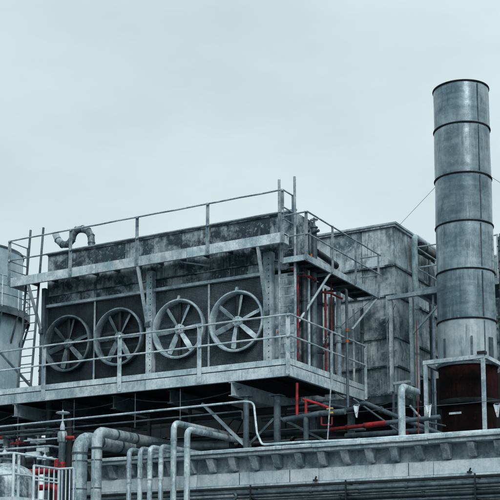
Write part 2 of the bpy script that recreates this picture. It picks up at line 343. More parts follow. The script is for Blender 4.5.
# near-black wall added to darken the space under the platform
pr = thing('shade_wall', (-1, 8, 0), 'near-black wall added to keep the space below the platform dark', 'building')
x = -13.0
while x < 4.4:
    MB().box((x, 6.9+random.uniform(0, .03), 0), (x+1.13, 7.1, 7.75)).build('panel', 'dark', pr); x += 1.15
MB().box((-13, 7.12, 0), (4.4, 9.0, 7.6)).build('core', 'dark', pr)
for i, (y, z, r, m, lab) in enumerate(((3.2, 5.5, .13, 'pipe_dark', 'thick dark pipe across the roof in the shade, lower one'), (3.6, 6.0, .10, 'pipe_dark', 'thick dark pipe across the roof in the shade, upper one'),
        (2.7, 5.25, .07, 'mid', 'grey pipe lying low across the roof in the shade'), (4.6, 5.8, .16, 'dark', 'fattest dark pipe at the back of the roof space'))):
    pipe('roof_pipe', [(-13, y, z), (-1.8+i*.35, y, z), (-1.8+i*.35, 6.9, z)], r, m, lab, group='pipes across the roof in the shade', flanges=[((-7+i, y, z), (1, 0, 0)), ((-3.2+i*.3, y, z), (1, 0, 0))])
# conduits under the platform edge
A0 = onY(0, 440, -.3); A1 = onY(243, 401.5, -.3)
za = A1.z
pipe('conduit', [(-13, -.3, za-.12), (A1.x, -.3, za), (A1.x+.32, -.34, za-.05), (A1.x+.50, -.5, 5.42), (A1.x+.75, -.7, 5.10), (0.6, -.75, 5.09), (2.1, -.8, 5.045), (12, -.8, 5.04)], .026, 'galv',
     'pale conduit with an S-bend dropping onto the eave', 'conduit', fil=.2)
pipe('conduit', [(-13, .2, 6.02), (-1.42, .2, 6.10), (-1.42, .2, 5.9)], .022, 'mid', 'thin straight conduit under the platform below the pale one', 'conduit', fil=.05)
for x, lab in ((-3.2, 'thin hanger rod right of the arched pipes'), (-4.6, 'thin hanger rod above the four short risers'), (-6.6, 'thin hanger rod above the fat pipes'), (-8.55, 'thin hanger rod beside the wheel valve')):
    t = thing('hanger_rod', (x, .1, 5.9), lab, 'rod', 'hanger rods under the platform')
    MB().cyl((x, .12, 5.9), (x, .12, 6.8), .011, 6).build('rod', 'mid', t); MB().cyl((x, .12, 6.02), (x, .12, 6.09), .03, 6).build('nut', 'mid', t)

# ================================================================== FAN CASING
BZ = 11.28
fb = thing('fan_casing', (-4.3, 1.4, PZ), 'stained grey sheet metal cooler casing holding four fans', 'cooler')
CX = [-8.30, -6.55, -4.63, -2.83, -1.05, -.28]
MB().box((-8.28, 1.75, 7.15), (-.3, 1.85, 11.2)).build('back_plate', 'dark', fb)
MB().box((-8.32, .96, 7.15), (-8.28, 1.75, 11.2)).build('end_plate', 'casing_dark', fb)
MB().box((-.30, .96, 7.15), (-.26, 1.9, 11.2)).build('end_plate', 'casing', fb)
MB().box((-8.28, .98, 9.72), (-.3, 1.74, 9.76)).build('plenum_floor', 'dark', fb)
FANX = [-7.41, -5.66, -3.71, -1.93]; FZ = 8.54; FR = .80
def holed_plate(x0, x1, z0, z1, cx, cz, r, y, n=48):
    m = MB(); rim = []; ed = []
    for j in range(n):
        a = 2*math.pi*j/n; c, s_ = math.cos(a), math.sin(a)
        tx = ((x1-cx)/c if c > 0 else (x0-cx)/c) if abs(c) > 1e-6 else 1e9
        tz = ((z1-cz)/s_ if s_ > 0 else (z0-cz)/s_) if abs(s_) > 1e-6 else 1e9
        t = min(tx, tz); rim.append((cx+r*c, y, cz+r*s_)); ed.append((cx+t*c, y, cz+t*s_))
    m.v = rim+ed+[(p[0], y+.012, p[2]) for p in rim]
    for j in range(n):
        k = (j+1) % n; m.f += [(j, k, n+k, n+j), (j, 2*n+j, 2*n+k, k)]
    return m
for i in range(4):
    x0, x1 = CX[i]+.03, CX[i+1]-.03
    holed_plate(x0, x1, 7.2, 9.66, FANX[i], FZ, .74, .955).build('fan_plate', 'casing_dark' if i < 2 else 'guarded', fb)
MB().box((-1.02, .93, 7.2), (-.3, .96, 9.66)).build('panel', 'tower', fb)
# upper sheets, row by row
for (z0, z1, mat) in ((9.76, 10.02, 'casing'), (10.03, 10.56, 'casing'), (10.57, 11.2, 'casing')):
    for i in range(5):
        n = 2 if z0 > 10.5 and i in (1, 2) else 1
        for k in range(n):
            a = CX[i]+(CX[i+1]-CX[i])*k/n; b = CX[i]+(CX[i+1]-CX[i])*(k+1)/n
            MB().box((a+.006, .93+random.uniform(-.008, .008), z0), (b-.006, .965, z1)).build('panel', mat, fb, .004)
for i in range(5):
    MB().box((CX[i]+.01, .90, 11.20), (CX[i+1]-.01, 1.0, 11.235)).build('top_flange', 'casing', fb)
MB().box((-8.34, .86, 11.24), (-.24, .93, 11.285)).build('top_flange', 'galv', fb)
MB().box((-8.36, .80, 9.67), (-1.18, .95, 9.685)).box((-8.36, .80, 9.685), (-1.18, .812, 9.745)).build('ledge_angle', 'galv', fb)
MB().box((-8.36, .86, 10.0), (-.3, .925, 10.025)).build('seam_flange', 'casing', fb)
for x, wd, m in ((-8.28, .12, 'mid'), (-4.63, .19, 'galv'), (-1.01, .24, 'galv')):
    a, b = x-wd/2, x+wd/2
    co = MB().box((a, .74, 7.15), (b, .752, 10.23)).box((a, .752, 7.15), (a+.012, .92, 10.23)).box((b-.012, .752, 7.15), (b, .92, 10.23)).build('column', m, fb)
    if wd > .15:
        for k in range(18): MB().cyl((x+.04, .74, 7.5+k*.15), (x+.04, .728, 7.5+k*.15), .014, 6).build('bolt', 'dark', co)
for x in (-6.55, -2.83):
    MB().box((x-.025, .87, 7.15), (x+.025, .89, 9.66)).build('mullion', 'galv', fb)
for x0, x1, wm in ((CX[0]+.09, CX[1]-.03, 'wire_dark'), (CX[1]+.03, CX[2]-.12, 'wire_dark'), (CX[2]+.12, CX[3]-.03, 'wire'), (CX[3]+.03, CX[4]-.13, 'wire')):      # woven guards
    m = MB(); p = .043; z0, z1 = 7.3, 9.64
    k = 0
    while x0+k*p < x1: m.box((x0+k*p-.004, .895, z0), (x0+k*p+.004, .902, z1)); k += 1
    k = 0
    while z0+k*p < z1: m.box((x0, .9025, z0+k*p-.004), (x1, .9095, z0+k*p+.004)); k += 1
    m.build('wire_guard', wm, fb)['kind'] = 'stuff'
    MB().box((x0, .885, 7.28), (x1, .893, 7.31)).build('guard_frame', 'galv', fb)
# fans
def make_fan(x, lab, mat, ang):
    t = thing('cooling_fan', (x, .8, FZ), lab, 'fan', 'cooling fans in the casing')
    o = (x, .8, FZ)
    MB().lathe(o, [(.725, .15), (.725, .0), (.735, -.06), (.765, -.095), (.80, -.085), (.81, -.05), (.79, .0), (.755, .04), (.755, .15)], 64, 'Y', True).build('shroud', mat, t)
    hb_ = MB().lathe(o, [(.0, -.06), (.09, -.06), (.125, -.04), (.145, .0), (.145, .08), (0, .08)], 24, 'Y').build('hub', mat, t)
    MB().lathe(o, [(.0, -.09), (.035, -.09), (.04, -.055), (0, -.055)], 12, 'Y').build('hub_cap', mat, hb_)
    for k in range(6):
        a = R(60*k+ang+30); MB().cyl((x+.105*math.cos(a), .74, FZ+.105*math.sin(a)), (x+.105*math.cos(a), .765, FZ+.105*math.sin(a)), .012, 6).build('bolt', 'dark', hb_)
    MB().cyl((x, .89, FZ), (x, 1.3, FZ), .13, 16).build('motor', 'mid', t)
    for dz in (-.2, .2): MB().box((x-.74, 1.0, FZ+dz-.025), (x+.74, 1.04, FZ+dz+.025)).build('motor_rail', 'mid', t)
    for k in range(6):
        m = MB(); a = R(ang+60*k); rs = []
        for rr, wd, tw in ((.09, .08, 44), (.2, .125, 38), (.45, .145, 31), (.68, .125, 26), (.70, .09, 25)):
            c, s_ = math.cos(R(tw)), math.sin(R(tw)); ring = []
            for u, v in ((-1, -.004), (0, -.012), (1, -.004), (1, .004), (0, -.002), (-1, .004)):
                tx = u*wd/2*c; dy = u*wd/2*s_+v
                ring.append(Vector(o)+Vector((math.cos(a)*rr-math.sin(a)*tx, .02+dy, math.sin(a)*rr+math.cos(a)*tx)))
            rs.append(ring)
        m.rings(rs, 6).build('blade', mat, t)
    MB().box((x-.04, .83, FZ-.74), (x+.04, .87, FZ+.74)).build('motor_support', 'dark', t)
    if mat == 'fan': MB().bar((x-.01, .77, FZ+.79), (x+.0, .80, FZ+.90), .06, .05).build('lug', mat, t)
make_fan(FANX[0], 'darkest fan, at the left end of the casing', 'fan_dark', 15)
make_fan(FANX[1], 'grey fan in the dark bay left of the bolted column', 'fan_mid', 0)
make_fan(FANX[2], 'pale fan over wire mesh right of the bolted column', 'fan', 4)
make_fan(FANX[3], 'pale fan over wire mesh nearest the right-hand ladder', 'fan', 20)

# ================================================================== UPPER WALKWAY
uw = thing('upper_walkway', (-4.6, .5, 10.24), 'grey overhanging walkway with handrail along the top of the fan casing', 'walkway')
UX0, UX1 = -9.08, -.26
MB().box((UX0, .26, 10.44), (-.75, .855, 10.47)).box((-.75, .26, 10.44), (UX1, .5, 10.47)).build('deck', 'dark', uw)
for a, b in ((UX0, -6.05), (-6.04, -3.1), (-3.09, UX1)):
    MB().chan((a, .2, 10.37), (b, .2, 10.37), .255, .08, (0, 1, 0)).build('edge_beam', 'fascia', uw)
MB().chan((UX1, .5, 10.37), (UX1, .29, 10.37), .25, .07, (-1, 0, 0)).build('edge_beam', 'fascia', uw)
MB().box((UX0, .29, 10.25), (UX0+.012, .85, 10.49)).build('edge_beam', 'fascia', uw)
x = UX0+.5
while x < -1: MB().bar((x, .3, 10.39), (x, .85, 10.39), .05, .09).build('joist', 'mid', uw); x += .72
for x in (-.25, -2.43, -4.64, -6.87, -9.06):
    po = MB().angle((x-.035, .188, 10.27), (x, .2, 11.57), .065, .009, 1, -1).build('post', 'rail_dark', uw)
    for z in (11.0, 11.56): MB().box((x-.024, .13, z-.03), (x+.024, .178, z+.03)).build('clamp', 'galv', po, .008)
    for z in (10.31, 10.42): MB().cyl((x, .178, z), (x, .166, z), .012, 6).build('bolt', 'rail_dark', po)
rails(uw, (UX0, .16), (UX1+.03, .16), (11.57, 11.0), .022, 'rail_dark')
rails(uw, (UX1+.03, .16), (UX1+.03, .66), (11.56, 11.12, 10.82), .02, 'rail_dark')
MB().angle((UX1+.0, .66, 10.2), (0, 0, 11.58), .05, .008, 1, 1).build('post', 'rail_dark', uw)
rails(uw, (UX0, .16), (UX0, .95), (11.56, 11.3, 11.0, 10.75), .018, 'rail_dark')
MB().angle((UX0-.02, .93, 10.2), (0, 0, 11.58), .05, .008, 1, 1).build('post', 'rail_dark', uw)
for (x, x2, z2) in ((-4.66, -4.66, 8.78), (-1.0, -1.0, 8.66), (-8.42, -8.30, 9.0)):
    su = MB().bar((x, .24, 10.24), (x2, .70, z2), .075, .06).build('strut', 'galv', uw)
    MB().box((x2-.06, .66, z2-.09), (x2+.06, .735, z2+.05)).build('strut_shoe', 'mid', su)
MB().bar((-3.35, .45, 10.22), (-2.75, .8, 10.12), .03, .03).build('tie', 'galv', uw)

# ladders
def ladder(p0, p1, wd, r, nr, z_hi, lab, mat='rail_dark'):
    t = thing('ladder', p0, lab, 'ladder', 'ladders between the platforms')
    p0 = Vector(p0); p1 = Vector(p1); ex = Vector((wd/2, 0, 0))
    for s_ in (-1, 1): MB().cyl(p0+ex*s_, p1+ex*s_, r, 10).build('stile', mat, t)
    d = p1-p0
    for k in range(nr):
        c = p0+d*((k+.6)/nr*z_hi); MB().cyl(c-ex, c+ex, .014, 8).build('rung', mat, t)
ladder((-.36, .60, 7.15), (-.36, .60, 12.02), .44, .035, 13, .64, 'right-hand ladder with tall stiles rising above the upper walkway')
ladder((-8.60, .38, 7.15), (-8.47, .62, 11.97), .47, .033, 13, .64, 'left-hand ladder with tall stiles beside the round tank', 'mid')

# gooseneck on the casing
def gooseneck():
    Y = 1.35; pts = [onY(x, y, Y) for x, y in ((55.5, 234), (58, 240), (62.5, 244.5), (68, 244.5), (72, 240), (73.5, 234), (77, 230), (82.5, 229), (88, 231), (91, 236), (91.5, 243), (91.5, 256))]
    t = thing('gooseneck_duct', pts[-1], 'S-shaped segmented grey duct on top of the casing behind the handrail', 'duct')
    MB().tube(pts, .10, 14, .14, 4).build('duct', 'tower', t)
    for i in range(1, len(pts)-1):
        d = (pts[i+1]-pts[i-1]).normalized(); MB().cyl(pts[i]-d*.012, pts[i]+d*.012, .112, 14).build('seam_ring', 'mid', t)
gooseneck()

# ================================================================== SIDE PLATFORM (upper right)
sp = thing('side_platform', (-.1, 3, 9.78), 'upper side platform with handrail leading back to the tall tower', 'platform')
SXR = .27; SY0 = .45; SY1 = 4.88
MB().box((-.10, SY0+.05, 9.86), (SXR-.04, SY1-.02, 9.88)).box((-.42, .80, 9.86), (-.101, SY1-.02, 9.88)).build('deck', 'dark', sp)
MB().chan((-.44, SY0, 9.85), (SXR, SY0, 9.85), .14, .05, (0, 1, 0)).build('edge_beam', 'galv', sp)
for a, b in ((SY0+.02, 1.95), (1.96, 3.4), (3.41, SY1)): MB().chan((SXR, b, 9.84), (SXR, a, 9.84), .16, .05, (-1, 0, 0)).build('edge_beam', 'galv', sp)
MB().box((-.44, SY0+.08, 9.78), (-.425, .55, 9.91)).box((-.44, .80, 9.78), (-.425, SY1, 9.91)).build('edge_beam', 'mid', sp)
for y in (1.1, 1.6, 2.4, 3.2, 4.0, 4.6): MB().bar((-.41, y, 9.82), (.2, y, 9.82), .05, .07).build('joist', 'mid', sp)
for x, y in ((-.41, SY0-.02), (SXR+.01, SY0-.02)): MB().angle((x-.03, y, 9.80), (0, 0, 11.0), .06, .008, 1, -1).build('post', 'rail_dark', sp)
for px in (332.7, 355.6, 378.4):
    y = onX(px, 262, SXR+.03).y; MB().angle((SXR+.012, y-.03, 9.78), (0, 0, 11.0), .06, .008, 1, 1).build('post', 'rail_dark', sp)
rails(sp, (-.42, SY0-.05), (SXR+.04, SY0-.05), (10.98, 10.42), .02, 'rail_dark')
rails(sp, (SXR+.04, SY0-.05), (SXR+.04, SY1), (10.985, 10.425), .021, 'rail_dark')
rails(sp, (-.3, SY1-.03), (SXR+.04, SY1-.03), (10.98, 10.43), .018, 'rail_dark')
ya = onX(330, 268, SXR-.04).y
MB().cyl((SXR-.04, ya, 9.76), (-.22, .92, 8.36), .035, 10).build('strut', 'galv', sp)
MB().cyl((SXR-.06, SY1-.1, 9.74), (.12, 3.35, 8.6), .03, 8).build('strut', 'galv', sp)
MB().bar((-.25, ya, 9.745), (SXR-.02, ya, 9.745), .07, .06).build('strut_beam', 'galv', sp)
# valve cluster on it
t = thing('valve_cluster', (-.1, 1.3, 9.88), 'pipe stubs with small handwheels and an orange tag on the side platform', 'valve')
for (x, y, h, r, m) in ((-.28, 1.5, .98, .075, 'mid'), (-.08, 1.55, 1.05, .075, 'mid'), (-.05, 1.32, .30, .03, 'orange')):
    MB().cyl((x, y, 9.88), (x, y, 9.88+h), r, 14).build('stub', m, t)
for (x, y, h) in ((-.28, 1.5, .98), (-.08, 1.55, 1.05)):
    MB().lathe((x, y, 9.88+h), [(.0, 0), (.1, 0), (.1, .03), (.05, .05), (.03, .1), (.02, .28), (0, .28)], 14).build('bonnet', 'mid', t)
    hw = MB().lathe((x, y, 9.88+h+.22), [(.09, -.012), (.105, 0), (.09, .012), (.08, 0)], 18, 'Z', True).build('handwheel', 'mid', t)
    MB().cyl((x-.1, y, 9.88+h+.22), (x+.1, y, 9.88+h+.22), .012, 6).build('spoke', 'mid', hw)
MB().cyl((-.08, 1.48, 10.8), (.12, 1.42, 10.8), .04, 10).build('side_branch', 'mid', t)
pipe('feed_pipe', [(-.15, 1.8, 10.38), (-.15, 3.0, 10.3), (-.5, 3.3, 10.3)], .085, 'pipe_dark', 'thick dark pipe lying along the side platform behind its rail', fil=.15)

# risers in the recess between casing and tower
rc = 'risers in the recess behind the platform corner'
for x, y, r, z0, z1, m, lab in ((-.20, .86, .024, 7.15, 9.52, 'red_worn', 'bright red riser pipe beside the right-hand ladder'),
        (-.155, 1.12, .075, 7.15, 9.77, 'pipe_dark', 'dark riser right of the bright red pipe'),
        (-.15, 1.62, .095, 7.15, 9.77, 'mid', 'thick grey riser in the recess under the side platform'),
        (-.12, 2.25, .030, 7.1, 9.5, 'dark_red', 'dull red riser in the recess right of the thick grey one'),
        (-.12, 2.6, .02, 7.1, 9.77, 'dark_red', 'thin dull red riser nearest the tower'),
        (-.55, 2.6, .16, 7.1, 9.77, 'pipe_dark', 'fat dark riser at the back of the recess'),
        (-.155, 1.36, .04, 7.1, 9.77, 'galv', 'thin pale riser in the recess under the side platform')):
    pipe('riser_pipe', [(x, y, z0), (x, y, z1)], r, m, lab, group=rc, flanges=[((x, y, z), (0, 0, 1)) for z in ((7.9, 9.2) if r > .09 else (8.95,))], fr=1.25)
pipe('red_crossover', [(-.2, .86, 9.52), (.0, .9, 9.52), (.02, 1.45, 9.52), (-.16, 1.7, 9.52)], .022, 'red_worn', 'red crossover pipe under the front of the side platform', fil=.05, flanges=[((.01, 1.1, 9.52), (0, 1, 0)), ((.015, 1.35, 9.52), (0, 1, 0))], fr=1.8)
pipe('red_crossover', [(-.12, 2.0, 9.35), (.05, 2.2, 9.35), (.05, 2.9, 9.35)], .03, 'dark_red', 'dull red crossover pipe under the middle of the side platform', fil=.05)
t = thing('wall_valve', (-.3, .95, 9.6), 'two small dark valves on the casing end left of the red crossover', 'valve')
for x in (-.42, -.32): MB().lathe((x, .88, 9.72), [(.02, -.06), (.05, -.06), (.055, -.04), (.02, .0), (.02, .06)], 12, 'Y').build('handwheel', 'dark_red' if x > -.4 else 'dark', t)
MB().cyl((-.5, .9, 9.60), (-.05, .9, 9.60), .025, 8).build('manifold', 'mid', t)
# drop pipe outside the rail
p0 = onX(346.5, 289, .16)
dy = p0.y
pipe('drop_pipe', [(-.5, dy, p0.z), (.16, dy, p0.z), (.16, dy, 6.42), (.16, dy-1.4, 6.34)], .04, 'mid', 'vertical drop pipe with orange bands passing outside the platform rail', fil=.09, flanges=[((.16, dy, 8.5), (0, 0, 1)), ((.16, dy, 8.2), (0, 0, 1))], fr=1.2, fmat='orange')

# ================================================================== TALL TOWER
tw = thing('duct_tower', (-.7, 7, 6.9), 'tall stained sheet metal duct tower behind the side platform', 'tower')
TX0, TX1, TY0, TY1 = -2.4, .58, 5.22, 9.2
MB().box((TX0+.05, TY0+.06, 7.05), (TX1-.05, TY1, 11.85)).build('core', 'casing_dark', tw)
FZS = [7.1, 7.89, 8.71, 9.9, 10.76, 11.9]
for i in range(5):
    z0, z1 = FZS[i]+.03, FZS[i+1]-.03
    for a, b in ((TX0, -1.42), (-1.41, -.42), (-.41, TX1)):
        MB().box((a+.003, TY0+random.uniform(-.006, .006), z0), (b-.003, TY0+.055, z1)).build('panel', 'tower', tw, .005)
    for a, b in ((TY0+.06, 6.2), (6.21, 7.2), (7.21, TY1)):
        MB().box((TX1-.045, a+.003, z0), (TX1+random.uniform(-.006, .006), b-.003, z1)).build('panel', 'tower', tw, .005)
for z in FZS:
    MB().box((TX0, TY0-.06, z-.028), (TX1+.06, TY0-.008, z+.028)).build('stiffener', 'tower' if z > 11.5 else 'casing', tw)
    MB().box((TX1+.008, TY0-.007, z-.028), (TX1+.06, TY1, z+.028)).build('stiffener', 'tower' if z > 11.5 else 'casing', tw)
MB().box((TX0, TY0-.09, 11.93), (TX1+.10, TY0+.5, 11.985)).build('cap_edge', 'galv', tw)
MB().box((TX1-.4, TY0+.502, 11.93), (TX1+.10, TY1, 11.985)).build('cap_edge', 'galv', tw)
MB().box((TX0, TY0-.05, 6.86), (TX1+.05, TY1, 7.065)).build('base_frame', 'mid', tw)
for x, y in ((TX0+.3, TY0+.2), (-.9, TY0+.2), (TX1-.12, TY0+.2)): MB().box((x-.08, y-.08, 5.0), (x+.08, y+.08, 6.855)).build('leg', 'mid', tw)
MB().tube([(TX1+.03, 5.5, 8.62), (TX1+.04, 5.75, 8.35), (TX1+.03, 5.6, 8.1)], .018, 8, .05).build('cross_tie', 'galv', tw)

# downpipe with elbow on tower
xx = .92
pipe('tower_downpipe', [(xx, 5.9, 7.15), (xx, 5.9, 11.72), (xx, 7.9, 11.72)], .085, 'galv', 'pale downpipe up the right edge of the tower turning back at the top', fil=.13, flanges=[((xx, 5.9, 9.6), (0, 0, 1)), ((xx, 5.9, 8.3), (0, 0, 1))], fr=1.2)
pipe('tower_duct', [(.98, 6.2, 11.45), (.98, 8.2, 11.45)], .17, 'pipe_dark', 'short fat dark duct lying beside the top of the tower', flanges=[((.98, 6.35, 11.45), (0, 1, 0)), ((.98, 7.9, 11.45), (0, 1, 0))], fr=1.1)
# support frame right of tower
fr = thing('support_trestle', (1, 4.6, 5), 'pale steel frame of two posts standing right of the tower', 'frame')
for x in (.70, 1.30): MB().bar((x, 4.62, 7.16 if x > 1 else 7.06), (x, 4.62, 9.60), .085, .085).build('post', 'galv', fr)
MB().bar((.62, 4.6, 9.66), (2.5, 4.6, 9.70), .1, .11).build('beam', 'galv', fr)
MB().bar((.75, 4.62, 7.28), (1.25, 4.62, 7.30), .06, .07).build('cross_bar', 'galv', fr)
MB().bar((1.34, 4.62, 8.6), (2.3, 4.62, 9.5), .05, .05).build('diagonal', 'galv', fr)
for x in (.70, 1.30): MB().bar((x, 4.72, 5.0), (x, 4.72, 9.58), .05, .05).build('rear_leg', 'mid', fr)
# second, lower structure behind the stack
dk = thing('rear_duct', (2.4, 9, 5), 'dark ribbed duct housing between the tower and the chimney', 'duct')
MB().box((.9, 8.3, 5.0), (4.2, 10.5, 11.55)).build('body', 'casing', dk)
for k in range(8): MB().box((1.0+k*.4, 8.23, 5.2), (1.05+k*.4, 8.295, 11.5)).build('rib', 'mid', dk)
for z in (7.2, 8.4, 9.6, 10.9): MB().box((.95, 8.19, z), (4.2, 8.228, z+.06)).build('band', 'mid', dk)
# rear platform wrapping the stack
rp_ = thing('chimney_platform', (3, 5.5, 9.7), 'railed service platform passing behind the chimney', 'platform')
MB().box((1.36, 4.95, 9.80), (4.0, 6.6, 9.88)).build('deck', 'mid', rp_)
MB().box((1.34, 4.90, 9.74), (4.02, 4.945, 9.90)).build('edge_beam', 'galv', rp_)
MB().box((1.30, 4.95, 9.74), (1.355, 6.6, 9.90)).build('edge_beam', 'galv', rp_)
for x, y in ((1.36, 4.93), (1.36, 6.4), (2.3, 4.93), (3.66, 4.93), (3.98, 5.6)): MB().bar((x, y, 9.85), (x, y, 11.1), .05, .05).build('post', 'rail', rp_)
rails(rp_, (1.36, 4.93), (3.66, 4.93), (11.08, 10.5), .02); rails(rp_, (1.36, 4.93), (1.36, 6.5), (11.08, 10.5), .02)
for k, (x, y) in enumerate(((3.66, 4.93),)):
    rails(rp_, (x, y), (3.98, 6.5), (11.05, 10.6), .02)
MB().cyl((1.9, 5.5, 9.88), (1.9, 5.5, 11.7), .03, 8).build('vent_pole', 'mid', rp_)
MB().cyl((1.9, 5.5, 11.7), (2.1, 5.4, 11.72), .025, 8).build('vent_arm', 'mid', rp_)
# cage ladder at the right of the stack
t = thing('chimney_ladder', (3.75, 4.2, 5), 'caged ladder up the right side of the chimney at the picture edge', 'ladder')
for (x, y) in ((3.99, 4.0), (4.12, 3.72)): MB().cyl((x, y, 5.0), (x, y, 10.72), .022, 8).build('stile', 'mid', t)
for k in range(20): MB().cyl((3.99, 4.0, 5.3+k*.28), (4.12, 3.72, 5.3+k*.28), .012, 6).build('rung', 'mid', t)
for k in range(7):
    z = 7.0+k*.58; MB().tube([(3.95, 4.0, z), (4.3, 4.25, z), (4.45, 3.95, z), (4.35, 3.7, z), (4.12, 3.72, z)], .016, 6, .1).build('hoop', 'mid', t)

# ================================================================== CHIMNEY STACK
SC_Y = 3.5; SXC = onY(460.6, 88, SC_Y).x
st = thing('chimney_stack', (SXC, SC_Y, 4.99), 'tall riveted steel chimney in ringed sections with a rust-dark base', 'chimney')
ZR = [7.34, 8.42, 9.69, 10.93, 12.19, 13.52, 14.63]
def rad(z): return .742-.0045*(z-7.4)
for i in range(6):
    z0, z1 = ZR[i]+.004, ZR[i+1]-.004; nn = 72; rs = []
    for k in range(13):
        z = z0+(z1-z0)*k/12
        rs.append([Vector((SXC+(rad(z)+.004*math.sin(5*a_+i*2+z*2)+.003*math.sin(11*a_+3*z))*math.cos(a_), SC_Y+(rad(z)+.004*math.sin(5*a_+i*2+z*2))*math.sin(a_), z)) for a_ in [2*math.pi*j/nn for j in range(nn)]])
    ss = MB().rings(rs, nn, False).build('shell_section', 'stack_low' if i == 0 else 'stack', st)
    a_ = R(-36+random.uniform(-2, 2)); c = Vector((SXC+math.cos(a_)*(rad(z0)+.008), SC_Y+math.sin(a_)*(rad(z0)+.008), 0))
    MB().bar(c+Vector((0, 0, z0+.05)), c+Vector((0, 0, z1-.05)), .022, .01, (math.cos(a_), math.sin(a_), 0)).build('seam', 'mid', ss)
for z in ZR[1:]:
    r = rad(z); top = z > 14.5
    MB().lathe((SXC, SC_Y, z), [(r-.05, -.018), (r+.022, -.02), (r+.026, 0), (r+.022, .018), (r-.05, .018)], 72, 'Z', True).build('ring_flange', 'band', st)
MB().lathe((SXC, SC_Y, 13.84), [(.69, -1), (.69, .7), (.68, .7), (.68, -1)], 48, 'Z', True).build('liner', 'dark', st)
def shell(z0, z1, r, m):
    MB().lathe((SXC, SC_Y, 0), [(r, z0), (r, (z0+z1)/2), (r, z1)], 64).build('base_section', m, st)
shell(6.42, 7.255, (.735), 'rust'); shell(4.99, 6.29, .67, 'rust')
rf_ = MB().lathe((SXC, SC_Y, 7.29), [(.6, -.03), (.765, -.03), (.765, .03), (.6, .03)], 64, 'Z', True).build('ring_flange', 'mid', st)
MB().lathe((SXC, SC_Y, 6.355), [(.5, -.06), (.775, -.06), (.79, 0), (.775, .06), (.5, .06)], 64, 'Z', True).build('ring_flange', 'band', st)
for k in range(36):
    a_ = 2*math.pi*k/36; c = Vector((SXC+math.cos(a_)*.76, SC_Y+math.sin(a_)*.76, 7.32)); MB().cyl(c, c+Vector((0, 0, .03)), .014, 6).build('bolt', 'mid', rf_)
for a_, z, wd in ((-100, 6.05, .16), (-96, 5.35, .12)):
    a_ = R(a_); c = Vector((SXC+math.cos(a_)*.675, SC_Y+math.sin(a_)*.675, z)); MB().bar(c-Vector((wd, 0, 0)), c+Vector((wd, 0, 0)), .02, .05).build('plate', 'galv', st)
for a_, wd in ((-118, .05), (-62, .05), (-20, .14)):
    a_ = R(a_); c = Vector((SXC+math.cos(a_)*.757, SC_Y+math.sin(a_)*.757, 0)); MB().bar(c+Vector((0, 0, 7.38)), c+Vector((0, 0, 7.95)), wd, .03, (math.cos(a_), math.sin(a_), 0)).build('gusset', 'mid', st)
# guy wires
for (a, b, lab) in (((SXC-.76, SC_Y, 12.17), (.55, 5.6, 11.98), 'thin guy wire from the chimney down to the tower'), ((SXC+.76, SC_Y, 12.17), (12.5, 2.0, 4.9), 'thin guy wire falling right from the chimney')):
    tag(MB().cyl(a, b, .005, 6).build('guy_wire', 'dark'), lab, 'wire', 'chimney guy wires')
# frame round the base
bf = thing('chimney_base_frame', (3.4, 2.5, 5), 'pale steel frame standing round the foot of the chimney', 'frame')
fx0, fx1, fy0, fy1 = 2.54, 4.02, 2.42, 4.5
for x, y in ((fx0, fy0), (fx1, fy0), (fx1, fy1)): MB().bar((x, y, 4.995), (x, y, 7.34 if x == fx1 else 7.28), .085, .085).build('post', 'galv', bf)
MB().bar((fx0-.05, fy0, 7.30), (fx1+.04, fy0, 7.32), .1, .1).build('beam', 'galv', bf)
MB().bar((fx1+.045, fy0, 7.31), (fx1+.045, fy1, 7.31), .09, .09).build('beam', 'galv', bf)
MB().bar((fx0-.05, fy0+.05, 7.30), (fx0-.05, fy1, 7.30), .09, .09).build('beam', 'galv', bf)
for x in (fx0, fx1): MB().box((x-.1, fy0-.1, 4.992), (x+.1, fy0+.1, 5.012)).build('foot_plate', 'galv', bf)
MB().box((3.9, 2.33, 7.37), (4.1, 2.5, 7.44)).build('clamp', 'dark', bf)
# white pennants on a wire
LY = 1.2
wz = onY(428, 406.5, LY).z
pts = []
for k in range(25):
    x = -1.2+k*.55; pts.append((x, LY, wz+.03*((k % 6)-3)**2/9))
tag(MB().tube(pts, .007, 5).build('pennant_wire', 'mid'), 'thin slack wire strung above the eave carrying white pennants', 'wire')
for px, py, lab in ((356.5, 406, 'white pennant hanging from the wire left of the sloping pipe'), (428.5, 405.5, 'white pennant hanging from the wire at the left post of the chimney frame'), (497, 405, 'white pennant hanging from the wire at the right edge of the picture')):
    p = onY(px, py, LY-.02); t = thing('pennant', p, lab, 'pennant', 'white pennants on the wire')
    m = MB(); rs = []; hh = .29; ph = random.uniform(0, 3)
    for k in range(7):
        v = k/6; hw_ = .078*(1-v*.78); ring = []
        for sgn in (1, -1):
            for q_ in range(7) if sgn > 0 else range(6, -1, -1):
                u = q_/3-1; ring.append(p+Vector((u*hw_+.012*v, .022*math.sin(u*3.2+ph+v)+sgn*.004, .01*abs(u)-hh*v)))
        rs.append(ring)
    cl_ = m.rings(rs, 14).build('cloth', 'white', t)
    MB().cyl(p+Vector((.0, -.035, -.17)), p+Vector((.0, -.02, -.17)), .013, 10).build('eyelet', 'orange', cl_)
    MB().tube([p+Vector((-.07, 0, .0)), p+Vector((-.07, .02, .035)), p+Vector((.07, .02, .035)), p+Vector((.07, 0, 0))], .006, 6, .01).build('tie', 'rope', t)

